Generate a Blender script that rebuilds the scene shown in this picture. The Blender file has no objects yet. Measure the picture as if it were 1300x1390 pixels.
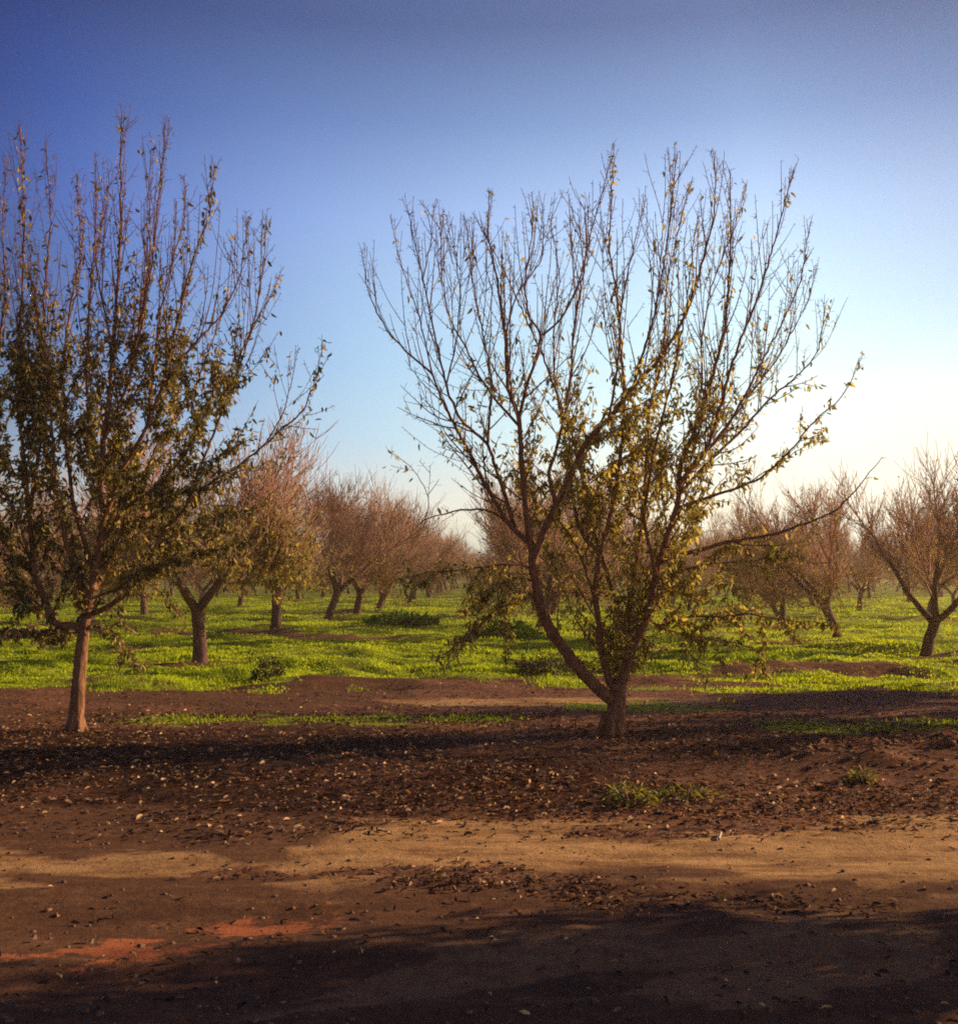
import bpy, math, random
import numpy as np
from math import radians, sin, cos, pi

random.seed(7)
HAZE = .0026
RNG = np.random.default_rng(11)
scene = bpy.context.scene
COL = scene.collection

# ------------------------------------------------------------------ camera model
F, CX, CY, HOR, EYE = 1530.0, 650.0, 650.0, 780.0, 1.6
PITCH = math.atan((HOR - CY) / F)

def at(px, py, d):
    """world point seen at photo position (px, py) at forward distance d"""
    dx, dz, dy = px - CX, CY - py, F
    y = dy * cos(PITCH) - dz * sin(PITCH)
    z = dy * sin(PITCH) + dz * cos(PITCH)
    s = d / y
    return np.array([dx * s, d, EYE + z * s])

SUN_AZ, SUN_EL = radians(71), radians(20.5)      # azimuth clockwise from +Y
SUN = np.array([sin(SUN_AZ) * cos(SUN_EL), cos(SUN_AZ) * cos(SUN_EL), sin(SUN_EL)])

# ------------------------------------------------------------------ numpy noise
_P = np.random.default_rng(3).random((256, 256))
def vnoise(x, y):
    x = np.asarray(x, float); y = np.asarray(y, float)
    xi = np.floor(x).astype(int); yi = np.floor(y).astype(int)
    fx = x - xi; fy = y - yi
    fx = fx * fx * (3 - 2 * fx); fy = fy * fy * (3 - 2 * fy)
    g = lambda i, j: _P[i & 255, j & 255]
    return (g(xi, yi) * (1 - fx) + g(xi + 1, yi) * fx) * (1 - fy) + (g(xi, yi + 1) * (1 - fx) + g(xi + 1, yi + 1) * fx) * fy
def fbm(x, y, o=4):
    s, a, t = 0, .5, 0
    for i in range(o):
        s = s + a * vnoise(x * 2 ** i + 17.3 * i, y * 2 ** i + 9.1 * i); t += a; a *= .5
    return s / t
def sstep(a, b, v):
    t = np.clip((np.asarray(v, float) - a) / (b - a), 0, 1)
    return t * t * (3 - 2 * t)

# ------------------------------------------------------------------ where the orchard trees stand
NEAR = [   # photo foot position, height, variant, label
  (275, 896, 4.6, 4, 'leafy almond tree just behind the tall left tree, dark forked trunk in grass'),
  (376, 858, 4.9, 0, 'almond tree with wide V-shaped fork and reddish bare crown, second along the left row'),
  (445, 842, 4.8, 1, 'third almond tree along the left row, with straight slim dark trunk'),
  (485, 836, 4.9, 3, 'fourth almond tree along the left row, slightly leaning trunk with pale foot'),
  (520, 822, 5.0, 0, 'small reddish almond tree fifth along the left row, before the far trunks merge'),
  (1252, 885, 3.9, 3, 'almond tree with leaning dark trunk and bushy bare crown at the right edge'),
  (1136, 866, 3.9, 1, 'almond tree with slanting trunk left of the one at the right edge'),
  (1057, 838, 3.9, 2, 'smaller almond tree partly hidden behind the low right branches of the forked tree'),
]
NEAR_XY = []
for (px, py, h, v, lab) in NEAR:
    d = EYE * F / (py - HOR) * .985
    NEAR_XY.append((at(px, HOR, d)[0], d, h, v, lab))
ROW_XY = []
for r in (-50.6, -43.2, -35.8, -28.4, -21.0, -13.6, -6.2, 1.2, 8.2, 15.6, 23, 30.4, 37.8, 45.2, 52.6, 60, 67.4):
    for k in range(24):
        y = 20.6 + 7.5 * k + random.uniform(-.4, .4)
        x = r + .0294 * y + random.uniform(-.35, .35)
        if abs(x) > .44 * y + 3.2: continue
        if any((x - q[0]) ** 2 + (y - q[1]) ** 2 < 22 for q in NEAR_XY): continue
        if y > 130 and random.random() < .25: continue
        if r == 1.2 and k == 0: continue          # gap in the row behind the forked tree
        ROW_XY.append((x, y))
FEET = [(q[0], q[1]) for q in NEAR_XY] + [q for q in ROW_XY if q[1] < 75]

# ------------------------------------------------------------------ terrain
def grass_edge(x):
    return 16.9 + 2.2 * (fbm(x * .35 + 40, x * 0 + 3) - .5) + 1.4 * (fbm(x * 1.7, x * 0 + 8) - .5) - .9 * sstep(1.5, 5, x)
def sand_edge(x):
    return 7.5 + .9 * (fbm(x * .6 + 5, x * 0 + 21) - .5)
def m_grass(x, y):
    n = fbm(x * .55 + 3, y * .8 + 5)
    main = sstep(-.9, .9, y - grass_edge(x) + 3.2 * (n - .5) + 1.6 * (fbm(x * 2.5, y * 3) - .5))
    bare = sstep(.50, .68, fbm(x * .33 + 60, y * .75 + 12)) * (1 - .65 * sstep(45, 90, y))
    for (tx, ty) in FEET:
        q = ((x - tx + .5) / 1.9) ** 2 + ((y - ty + .2) / 1.0) ** 2
        bare = np.maximum(bare, np.exp(-q) * .95 * sstep(.3, .55, fbm(x * 1.1 + 7, y * 1.9 + 3)))
    g = main * (1 - .68 * bare)
    strip = 1.0 * sstep(1.0, .2, np.abs(y - 12.65)) * sstep(-5, -3, x) * sstep(1.4, -.4, x) * sstep(.38, .58, fbm(x * 1.9, y * 2.6 + 7))
    strip2 = sstep(1.2, .4, np.abs(y - 11.9)) * sstep(2.2, 3.2, x) * sstep(.42, .62, fbm(x * 1.2 + 9, y * 2.2 + 1))
    strip3 = sstep(.9, .2, np.abs(y - 8.4)) * sstep(.1, .8, x) * sstep(3.4, 2.2, x) * sstep(.45, .65, fbm(x * 1.6 + 2, y * 2.4 + 31))
    strip4 = .6 * sstep(1.2, .3, np.abs(y - 13.9)) * sstep(.5, 1.3, x) * sstep(6, 3, x) * sstep(.45, .65, fbm(x * .9 + 2, y * 2.0 + 77))
    return np.clip(np.maximum.reduce([g, .8 * strip, .7 * strip2, .33 * strip3, strip4]), 0, 1)
def m_sand(x, y):
    s = sstep(.7, -.7, y - sand_edge(x) + 1.2 * (fbm(x * 1.3 + 11, y * 2.6) - .5))
    blob = np.exp(-((x + .1) / .62) ** 2 - ((y - 6.05) / .33) ** 2) + np.exp(-((x - 1.2) / .9) ** 2 - ((y - 5.75) / .25) ** 2)
    blob = blob + np.exp(-((x + 1.3) / .4) ** 2 - ((y - 6.2) / .2) ** 2) + np.exp(-((x - 1.0) / .5) ** 2 - ((y - 7.1) / .22) ** 2)
    n = fbm(x * 1.6 + 70, y * 3 + 2)
    s = s * (1 - .9 * sstep(.25, .75, .8 * blob + 1.1 * (n - .5)))
    track = .75 * sstep(.9, .2, np.abs(y - 14.4 - .25 * (fbm(x * .3, x * 0) - .5))) * sstep(-2.5, -.2, x) * sstep(4.5, 2.0, x)
    return np.clip(np.maximum(s, track), 0, 1)
def m_crown_shade(x, y):      # litter darkened where the crown shadow falls: shade put into the colour
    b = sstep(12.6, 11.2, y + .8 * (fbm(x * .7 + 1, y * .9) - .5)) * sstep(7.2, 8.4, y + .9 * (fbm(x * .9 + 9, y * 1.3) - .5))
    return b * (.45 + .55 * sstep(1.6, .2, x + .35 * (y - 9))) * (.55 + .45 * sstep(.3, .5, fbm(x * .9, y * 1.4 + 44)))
def m_dim(x, y):  # darker soil at front and left, foreground shade put into its colour
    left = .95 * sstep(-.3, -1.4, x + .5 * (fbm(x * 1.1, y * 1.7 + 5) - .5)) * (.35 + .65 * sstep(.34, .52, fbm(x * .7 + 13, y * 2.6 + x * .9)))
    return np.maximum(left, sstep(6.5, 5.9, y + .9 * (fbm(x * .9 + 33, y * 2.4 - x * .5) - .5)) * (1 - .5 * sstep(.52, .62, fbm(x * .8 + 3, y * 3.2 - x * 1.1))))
def m_red(x, y):
    g = np.exp(-((x + 1.3 - .55 * (y - 5.1)) / .75) ** 2 - ((y - 5.15 - .45 * (x + 1.3)) / .30) ** 2)
    return .95 * g * sstep(.40, .62, fbm(x * 3.2 + 5, y * 8 - x * 3.2, 5)) * sstep(-.2, -.9, x)
def ground_z(x, y):
    x = np.asarray(x, float); y = np.asarray(y, float)
    near = sstep(120, 40, y) * sstep(70, 30, np.abs(x))
    gr = sstep(15, 18, y)
    z = .30 * (fbm(x * .40 + 3, y * .95 + 9, 3) - .5) * gr + .38 * (fbm(x * .8, y * 2.1 + 30, 3) - .5) * gr
    z = z + .05 * (fbm(x * 1.2 + 8, y * 1.4 + 2, 4) - .5) * (1 - gr) + .02 * (fbm(x * 5, y * 6, 3) - .5) * (1 - gr)
    # wheel ruts running obliquely along the dirt track in front
    u = y - .12 * x
    z = z + .016 * np.sin(u * 7.5 + 2 * fbm(x * .5, y * .7)) * sstep(7.6, 6.8, y) * sstep(2, 4, y)
    # ridge of turned soil clods on the right
    rid = sstep(1.1, .2, np.abs(y - 9.7 - .15 * (x - 4))) * sstep(2.2, 3.4, x)
    z = z + rid * (.10 + .22 * (fbm(x * 2.2, y * 2.6 + 50, 3) - .35))
    # broad heap of litter below the row
    z = z + .05 * sstep(2.6, .5, np.abs(y - 10))
    return z * near
def gz(x, y): return float(ground_z(np.array([x]), np.array([y]))[0])

# ------------------------------------------------------------------ mesh buffers
class Buf:
    def __init__(self): self.v = []; self.f3 = []; self.f4 = []; self.n = 0; self.mat = 0; self.m3 = []; self.m4 = []
    def add(self, v, quads=None, tris=None):
        v = np.asarray(v, float)
        if quads is not None: self.f4.append(np.asarray(quads, int) + self.n); self.m4.append(np.full(len(quads), self.mat))
        if tris is not None: self.f3.append(np.asarray(tris, int) + self.n); self.m3.append(np.full(len(tris), self.mat))
        self.v.append(v); self.n += len(v)
    def tube(self, pts, rad, sides=5, cap=True, wob=0):
        P = np.asarray(pts, float); n = len(P)
        R = np.broadcast_to(np.asarray(rad, float), (n,))
        T = np.gradient(P, axis=0); T /= np.linalg.norm(T, axis=1)[:, None] + 1e-9
        ref = np.array([1., 0, 0]) if abs(T[:, 0]).mean() < .7 else np.array([0, 1., 0])
        A = np.cross(T, ref); A /= np.linalg.norm(A, axis=1)[:, None] + 1e-9
        B = np.cross(T, A)
        a = np.arange(sides) * 2 * pi / sides
        ring = A[:, None, :] * np.cos(a)[None, :, None] + B[:, None, :] * np.sin(a)[None, :, None]
        rr = R[:, None] * np.ones(sides)
        if wob:
            rr = rr * (1 + wob * (RNG.random((n, sides)) - .5))
            rr[1:-1] = (rr[:-2] + 2 * rr[1:-1] + rr[2:]) / 4
        V = (P[:, None, :] + ring * rr[:, :, None]).reshape(-1, 3)
        i = np.arange(n - 1)[:, None] * sides; j = np.arange(sides)[None, :]; k = (j + 1) % sides
        q = np.stack([i + j, i + k, i + sides + k, i + sides + j], -1).reshape(-1, 4)
        tri = None
        if cap:
            V = np.vstack([V, P[-1] + T[-1] * R[-1] * .6])
            b = (n - 1) * sides; jj = np.arange(sides)
            tri = np.stack([b + jj, b + (jj + 1) % sides, np.full(sides, n * sides)], -1)
        self.add(V, q, tri)
    def build(self, name, mat, parent=None, smooth=True):
        me = bpy.data.meshes.new(name)
        V = np.vstack(self.v)
        f4 = np.vstack(self.f4) if self.f4 else np.zeros((0, 4), int)
        f3 = np.vstack(self.f3) if self.f3 else np.zeros((0, 3), int)
        me.vertices.add(len(V)); me.vertices.foreach_set('co', V.ravel().astype(np.float32))
        loops = np.concatenate([f4.ravel(), f3.ravel()]).astype(np.int32)
        me.loops.add(len(loops)); me.loops.foreach_set('vertex_index', loops)
        nf = len(f4) + len(f3); me.polygons.add(nf)
        st = np.concatenate([np.arange(len(f4)) * 4, len(f4) * 4 + np.arange(len(f3)) * 3]).astype(np.int32)
        me.polygons.foreach_set('loop_start', st)
        me.polygons.foreach_set('loop_total', np.concatenate([np.full(len(f4), 4), np.full(len(f3), 3)]).astype(np.int32))
        me.polygons.foreach_set('use_smooth', np.full(nf, smooth))
        mats = mat if isinstance(mat, (list, tuple)) else [mat]
        for m in mats: me.materials.append(m)
        if len(mats) > 1: me.polygons.foreach_set('material_index', np.concatenate(self.m4 + self.m3).astype(np.int32))
        me.update(calc_edges=True); me.validate()
        o = bpy.data.objects.new(name, me); COL.objects.link(o)
        if parent is not None: o.parent = parent
        return o

def leaf_quads(buf, base, dirv, normal, L, W, fold=.35, curl=.25):
    """vectorised folded lance leaves: 7 verts, 4 faces each"""
    n = len(base)
    d = dirv / (np.linalg.norm(dirv, axis=1)[:, None] + 1e-9)
    s = np.cross(d, normal); s /= np.linalg.norm(s, axis=1)[:, None] + 1e-9
    u = np.cross(s, d)
    L = L[:, None]; W = W[:, None]
    V = np.stack([base,
                  base + d * L * .35 + s * W * .5 + u * W * fold,
                  base + d * L * .35 - s * W * .5 + u * W * fold,
                  base + d * L * .4,
                  base + d * L * .75 + s * W * .36 + u * (W * fold * .7 - L * curl * .3),
                  base + d * L * .75 - s * W * .36 + u * (W * fold * .7 - L * curl * .3),
                  base + d * L - u * L * curl], 1).reshape(-1, 3)
    o = np.arange(n)[:, None] * 7
    q = np.concatenate([o + np.array([[0, 1, 3, 2]])], 0)
    q1 = o + np.array([[1, 4, 6, 3]]); q2 = o + np.array([[2, 3, 6, 5]])
    t1 = o + np.array([[0, 1, 3]]); t2 = o + np.array([[0, 3, 2]])
    buf.add(V, np.vstack([q1, q2]), np.vstack([t1, t2]))

# ------------------------------------------------------------------ materials
def mat(name):
    m = bpy.data.materials.new(name); m.use_nodes = True
    nt = m.node_tree; nt.nodes.clear()
    return m, nt, nt.nodes, nt.links
def N(nodes, t, **kw):
    n = nodes.new(t)
    for k, v in kw.items(): setattr(n, k, v)
    return n
def ramp(nodes, stops, interp='LINEAR'):
    r = nodes.new('ShaderNodeValToRGB'); cr = r.color_ramp; cr.interpolation = interp
    while len(cr.elements) < len(stops): cr.elements.new(.5)
    for e, (p, c) in zip(cr.elements, stops): e.position = p; e.color = (*c, 1)
    return r

def bark_mat(name, c0, c1, c2, scale=30, bump=.5):
    m, nt, n, l = mat(name)
    tc = N(n, 'ShaderNodeTexCoord'); mp = N(n, 'ShaderNodeMapping'); mp.inputs['Scale'].default_value = (1, 1, .35)
    l.new(tc.outputs['Object'], mp.inputs['Vector'])
    a = N(n, 'ShaderNodeTexNoise'); a.inputs['Scale'].default_value = scale; a.inputs['Detail'].default_value = 6; a.inputs['Roughness'].default_value = .7
    l.new(mp.outputs[0], a.inputs['Vector'])
    b = N(n, 'ShaderNodeTexVoronoi'); b.inputs['Scale'].default_value = scale * .7
    l.new(mp.outputs[0], b.inputs['Vector'])
    r = ramp(n, [(.25, c0), (.5, c1), (.75, c2)]); l.new(a.outputs['Fac'], r.inputs[0])
    ad = N(n, 'ShaderNodeMath', operation='ADD'); l.new(a.outputs['Fac'], ad.inputs[0]); l.new(b.outputs['Distance'], ad.inputs[1])
    bp = N(n, 'ShaderNodeBump'); bp.inputs['Strength'].default_value = bump; bp.inputs['Distance'].default_value = .02
    l.new(ad.outputs[0], bp.inputs['Height'])
    p = N(n, 'ShaderNodeBsdfPrincipled'); p.inputs['Roughness'].default_value = .85; p.inputs['Specular IOR Level'].default_value = .25
    l.new(r.outputs[0], p.inputs['Base Color']); l.new(bp.outputs[0], p.inputs['Normal'])
    o = N(n, 'ShaderNodeOutputMaterial'); l.new(p.outputs[0], o.inputs['Surface'])
    return m

def leaf_mat(name, stops, trans=.45, tcol=(1.3, 1.15, .5), rough=.5, patchy=False):
    m, nt, n, l = mat(name)
    g = N(n, 'ShaderNodeNewGeometry')
    r = ramp(n, stops); l.new(g.outputs['Random Per Island'], r.inputs[0])
    col = r.outputs[0]
    if patchy:      # blade colour varies in noise patches stretched sideways
        tc = N(n, 'ShaderNodeTexCoord'); mp = N(n, 'ShaderNodeMapping'); mp.inputs['Scale'].default_value = (.5, 1.15, 1); l.new(tc.outputs['Object'], mp.inputs['Vector'])
        nz = N(n, 'ShaderNodeTexNoise'); nz.inputs['Scale'].default_value = 1.0; nz.inputs['Detail'].default_value = 4; nz.inputs['Roughness'].default_value = .6; l.new(mp.outputs[0], nz.inputs['Vector'])
        pr = ramp(n, [(.34, (.34, .44, .6)), (.45, (.85, .95, .9)), (.54, (1.05, 1.12, 1)), (.68, (1.15, 1.2, 1.1))]); l.new(nz.outputs['Fac'], pr.inputs[0])
        pm = N(n, 'ShaderNodeMix', data_type='RGBA', blend_type='MULTIPLY'); pm.inputs[0].default_value = 1; l.new(col, pm.inputs[6]); l.new(pr.outputs[0], pm.inputs[7]); col = pm.outputs[2]
    p = N(n, 'ShaderNodeBsdfPrincipled'); p.inputs['Roughness'].default_value = rough; p.inputs['Specular IOR Level'].default_value = .3
    l.new(col, p.inputs['Base Color'])
    mx = N(n, 'ShaderNodeMix', data_type='RGBA', blend_type='MULTIPLY'); mx.inputs[0].default_value = 1
    mx.inputs[7].default_value = (*tcol, 1); l.new(col, mx.inputs[6])
    t = N(n, 'ShaderNodeBsdfTranslucent'); l.new(mx.outputs[2], t.inputs['Color'])
    ms = N(n, 'ShaderNodeMixShader'); ms.inputs[0].default_value = trans
    l.new(p.outputs[0], ms.inputs[1]); l.new(t.outputs[0], ms.inputs[2])
    o = N(n, 'ShaderNodeOutputMaterial'); l.new(ms.outputs[0], o.inputs['Surface'])
    return m

M_BARK = bark_mat('bark', (.08, .036, .026), (.28, .125, .066), (.50, .26, .14), 26, .9)
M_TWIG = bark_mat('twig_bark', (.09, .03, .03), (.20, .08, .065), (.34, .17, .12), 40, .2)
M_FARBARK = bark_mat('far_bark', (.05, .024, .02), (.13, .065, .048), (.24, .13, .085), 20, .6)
M_FARTWIG = bark_mat('far_twig_hazed', (.30, .145, .105), (.46, .245, .165), (.58, .36, .24), 12, .1)  # paler than the near twigs: haze put into the colour
M_LEAF = leaf_mat('almond_leaf', [(0, (.12, .12, .03)), (.3, (.27, .24, .06)), (.6, (.48, .40, .12)), (1, (.75, .62, .28))], .55)
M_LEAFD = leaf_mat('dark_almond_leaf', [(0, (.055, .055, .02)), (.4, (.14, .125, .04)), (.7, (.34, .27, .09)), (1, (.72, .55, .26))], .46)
M_FARLEAF = leaf_mat('far_almond_leaf', [(0, (.13, .12, .035)), (.6, (.32, .27, .08)), (1, (.60, .47, .18))], .5)
M_GRASS = leaf_mat('grass_blade', [(0, (.28, .33, .014)), (.5, (.52, .58, .022)), (.85, (.62, .68, .03)), (1, (.68, .66, .07))], .5, (1.35, 1.25, .5), .5, True)
M_LITTER = leaf_mat('dry_leaf', [(0, (.03, .015, .012)), (.55, (.11, .05, .03)), (.8, (.36, .18, .085)), (1, (.85, .56, .28))], .2, (1.2, 1, .6), .7)
M_WEEDG = leaf_mat('green_weed_leaf', [(0, (.04, .10, .012)), (.6, (.08, .19, .02)), (1, (.16, .27, .03))], .4)
M_WEEDD = leaf_mat('dry_weed_leaf', [(0, (.02, .014, .012)), (.7, (.06, .038, .025)), (1, (.16, .10, .05))], .2)
M_WEEDY = leaf_mat('yellow_weed_leaf', [(0, (.14, .16, .03)), (.6, (.25, .26, .05)), (1, (.38, .36, .10))], .45)

def ground_mat():
    m, nt, n, l = mat('orchard_ground')
    tc = N(n, 'ShaderNodeTexCoord')
    def noise(scale, detail=6, rough=.65, stretch=None):
        v = tc.outputs['Object']
        if stretch:
            mp = N(n, 'ShaderNodeMapping'); mp.inputs['Scale'].default_value = stretch[:3]; mp.inputs['Rotation'].default_value = (0, 0, stretch[3])
            l.new(v, mp.inputs['Vector']); v = mp.outputs[0]
        a = N(n, 'ShaderNodeTexNoise'); a.inputs['Scale'].default_value = scale; a.inputs['Detail'].default_value = detail; a.inputs['Roughness'].default_value = rough
        l.new(v, a.inputs['Vector']); return a.outputs['Fac']
    def mix(f, a, b):
        x = N(n, 'ShaderNodeMix', data_type='RGBA'); l.new(f, x.inputs[0]); l.new(a, x.inputs[6]); l.new(b, x.inputs[7]); return x.outputs[2]
    def attr(nm): return N(n, 'ShaderNodeAttribute', attribute_name=nm).outputs['Fac']
    def brk(mask, noi, k=.9):     # break up the edge of a mask with noise
        s = N(n, 'ShaderNodeMath', operation='SUBTRACT'); l.new(noi, s.inputs[0]); s.inputs[1].default_value = .5
        t = N(n, 'ShaderNodeMath', operation='MULTIPLY_ADD'); l.new(s.outputs[0], t.inputs[0]); t.inputs[1].default_value = k; l.new(mask, t.inputs[2])
        r = N(n, 'ShaderNodeMapRange', interpolation_type='SMOOTHSTEP'); r.inputs[1].default_value = .35; r.inputs[2].default_value = .65
        l.new(t.outputs[0], r.inputs[0]); return r.outputs[0]
    n1 = noise(2.2); n2 = noise(14, 8, .75); n3 = noise(55, 4, .7); n4 = noise(3.5, 8, .7, (.35, 1.6, 1, radians(-14)))
    litter = ramp(n, [(.28, (.05, .02, .014)), (.45, (.15, .064, .037)), (.6, (.29, .13, .07)), (.8, (.46, .24, .13))]); l.new(n2, litter.inputs[0])
    sand = ramp(n, [(.30, (.16, .078, .036)), (.44, (.38, .20, .085)), (.58, (.60, .34, .145)), (.8, (.70, .44, .22))]); l.new(n4, sand.inputs[0])
    sandf = ramp(n, [(.3, (.55, .5, .48)), (.55, (1, 1, 1))]); l.new(n2, sandf.inputs[0])
    sm = N(n, 'ShaderNodeMix', data_type='RGBA', blend_type='MULTIPLY'); sm.inputs[0].default_value = .8
    l.new(sand.outputs[0], sm.inputs[6]); l.new(sandf.outputs[0], sm.inputs[7])
    grass = ramp(n, [(.3, (.09, .10, .014)), (.5, (.28, .33, .02)), (.7, (.48, .50, .035))]); l.new(n1, grass.inputs[0])
    red = ramp(n, [(.35, (.20, .058, .032)), (.6, (.50, .16, .065))]); l.new(n4, red.inputs[0])
    n5 = N(n, 'ShaderNodeMath', operation='ADD'); l.new(n2, n5.inputs[0]); l.new(n4, n5.inputs[1])
    n5h = N(n, 'ShaderNodeMath', operation='MULTIPLY'); l.new(n5.outputs[0], n5h.inputs[0]); n5h.inputs[1].default_value = .5
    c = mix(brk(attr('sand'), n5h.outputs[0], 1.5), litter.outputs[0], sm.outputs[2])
    shaded_dirt = ramp(n, [(.3, (.06, .027, .017)), (.5, (.14, .064, .034)), (.7, (.26, .13, .065))]); l.new(n5h.outputs[0], shaded_dirt.inputs[0])
    c = mix(brk(attr('dim'), n5h.outputs[0], 1.3), c, shaded_dirt.outputs[0])
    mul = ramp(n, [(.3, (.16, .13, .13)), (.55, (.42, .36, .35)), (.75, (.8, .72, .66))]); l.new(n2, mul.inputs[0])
    mm = N(n, 'ShaderNodeMix', data_type='RGBA', blend_type='MULTIPLY'); l.new(brk(attr('crown_shade'), n5h.outputs[0], 1.2), mm.inputs[0]); l.new(c, mm.inputs[6]); l.new(mul.outputs[0], mm.inputs[7]); c = mm.outputs[2]
    c = mix(brk(attr('red'), n2, 2.2), c, red.outputs[0])
    c = mix(brk(attr('grass'), n2, .8), c, grass.outputs[0])
    h = N(n, 'ShaderNodeMath', operation='MULTIPLY_ADD'); l.new(n3, h.inputs[0]); h.inputs[1].default_value = .12; l.new(n2, h.inputs[2])
    h2 = N(n, 'ShaderNodeMath', operation='ADD'); l.new(h.outputs[0], h2.inputs[0]); l.new(n4, h2.inputs[1])
    bp = N(n, 'ShaderNodeBump'); bp.inputs['Strength'].default_value = .45; bp.inputs['Distance'].default_value = .05; l.new(h2.outputs[0], bp.inputs['Height'])
    p = N(n, 'ShaderNodeBsdfPrincipled'); p.inputs['Roughness'].default_value = .95; p.inputs['Specular IOR Level'].default_value = .1
    l.new(c, p.inputs['Base Color']); l.new(bp.outputs[0], p.inputs['Normal'])
    o = N(n, 'ShaderNodeOutputMaterial'); l.new(p.outputs[0], o.inputs['Surface'])
    return m

# ------------------------------------------------------------------ tagging
def tag(o, label=None, cat=None, group=None, kind=None):
    if label: o['label'] = label
    if cat: o['category'] = cat
    if group: o['group'] = group
    if kind: o['kind'] = kind
    return o
def empty(name, loc):
    o = bpy.data.objects.new(name, None); COL.objects.link(o); o.location = loc; o.empty_display_size = .3
    return o

# ------------------------------------------------------------------ ground sheet
def ground():
    def axis(lo, flo, fhi, hi, st):
        a = list(np.arange(flo, fhi, st)); s = st; v = a[-1]
        while v < hi: s *= 1.13; v += s; a.append(v)
        s = st; v = flo; pre = []
        while v > lo: s *= 1.13; v -= s; pre.append(v)
        return np.array(pre[::-1] + a)
    xs = axis(-1500, -9, 10, 1500, .085); ys = axis(-300, 3, 26, 3000, .075)
    X, Y = np.meshgrid(xs, ys); Z = ground_z(X, Y)
    V = np.stack([X, Y, Z], -1).reshape(-1, 3); nx, ny = len(xs), len(ys)
    i = np.arange(ny - 1)[:, None] * nx + np.arange(nx - 1)[None, :]
    b = Buf(); b.add(V, np.stack([i, i + 1, i + nx + 1, i + nx], -1).reshape(-1, 4))
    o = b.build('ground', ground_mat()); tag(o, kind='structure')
    for nm, fn in (('grass', m_grass), ('sand', m_sand), ('red', m_red), ('dim', m_dim), ('crown_shade', m_crown_shade)):
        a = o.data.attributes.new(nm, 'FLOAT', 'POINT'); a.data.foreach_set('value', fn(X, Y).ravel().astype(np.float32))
ground()

# ------------------------------------------------------------------ grass, litter
def scatter_view(n, d0, d1, power, margin=3.0):
    u = RNG.random(n)
    d = (d0 ** (1 - power) + u * (d1 ** (1 - power) - d0 ** (1 - power))) ** (1 / (1 - power))
    x = (RNG.random(n) * 2 - 1) * (d * .46 + margin)
    return x, d

def grass():
    b = Buf()
    x, y = scatter_view(125000, 11, 80, 1.5)
    gm = m_grass(x, y)
    keep = RNG.random(len(x)) < sstep(.2, .9, gm) ** 1.5 * np.where(y < 15.2, .3, 1) * (.25 + .75 * sstep(.4, .55, fbm(x * 1.7 + 3, y * 2.6 + 55)))
    x, y = x[keep], y[keep]
    k = 7
    X = np.repeat(x, k); Y = np.repeat(y, k); n = len(X)
    sp = .05 + .0045 * Y
    X = X + RNG.normal(0, 1, n) * sp; Y = Y + RNG.normal(0, 1, n) * sp
    hh = (.012 + .115 * fbm(X * .9, Y * 1.1 + 4) ** 2) * (.6 + .8 * RNG.random(n)) * np.where(Y < 15.2, .6, 1)
    w = .0022 + .00032 * Y
    z = ground_z(X, Y) - .004
    a = RNG.random(n) * 2 * pi; lean = .1 + RNG.random(n) * 1.0
    la = RNG.random(n) * 2 * pi
    base = np.stack([X, Y, z], 1)
    s = np.stack([np.cos(a), np.sin(a), 0 * a], 1) * w[:, None]
    L = np.stack([np.cos(la) * lean, np.sin(la) * lean, np.ones(n)], 1) * hh[:, None]
    mid = base + L * .55 + np.array([0, 0, .012])
    tip = base + L * np.array([1.25, 1.25, .92])
    V = np.stack([base - s, base + s, mid + s * .8, mid - s * .8, tip], 1).reshape(-1, 3)
    o = np.arange(n)[:, None] * 5
    b.add(V, o + np.array([[0, 1, 2, 3]]), o + np.array([[3, 2, 4]]))
    tag(b.build('grass', M_GRASS), kind='stuff', label='bright green grass covering the orchard floor', cat='grass')
grass()

def litter():
    b = Buf()
    n = 95000
    x, y = scatter_view(n, 4.0, 17, .9, 1.5)
    lit = (1 - m_sand(x, y) * .96) * (1 - .8 * sstep(15.5, 17, y)) * (.35 + .65 * sstep(.35, .6, fbm(x * .8 + 4, y * 1.1 + 90)))
    for (tx, ty) in ((1.3, 11.1), (-4.1, 11.6)):
        lit = lit + .5 * np.exp(-((x - tx) ** 2 + (y - ty) ** 2) / .5)
    lit = lit * np.where(y > 13.2, .35, 1) * np.where(y < 6.6, .8, 1)
    keep = RNG.random(n) < lit
    x, y = x[keep], y[keep]; n = len(x)
    z = ground_z(x, y) + .006 + .012 * RNG.random(n)
    a = RNG.random(n) * 2 * pi; t = RNG.normal(0, .22, n)
    d = np.stack([np.cos(a), np.sin(a), t], 1)
    nn = np.stack([RNG.normal(.1, .5, n), RNG.normal(0, .5, n), np.ones(n)], 1)
    L = (.022 + .05 * RNG.random(n) ** 1.4) * np.where(y < 7, .8, 1); W = L * (.28 + .2 * RNG.random(n))
    leaf_quads(b, np.stack([x, y, z], 1), d, nn, L, W, .3, .2)
    tag(b.build('leaf_litter', M_LITTER), kind='stuff', label='dry brown fallen leaves strewn over the bare soil', cat='fallen leaves')
litter()

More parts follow.
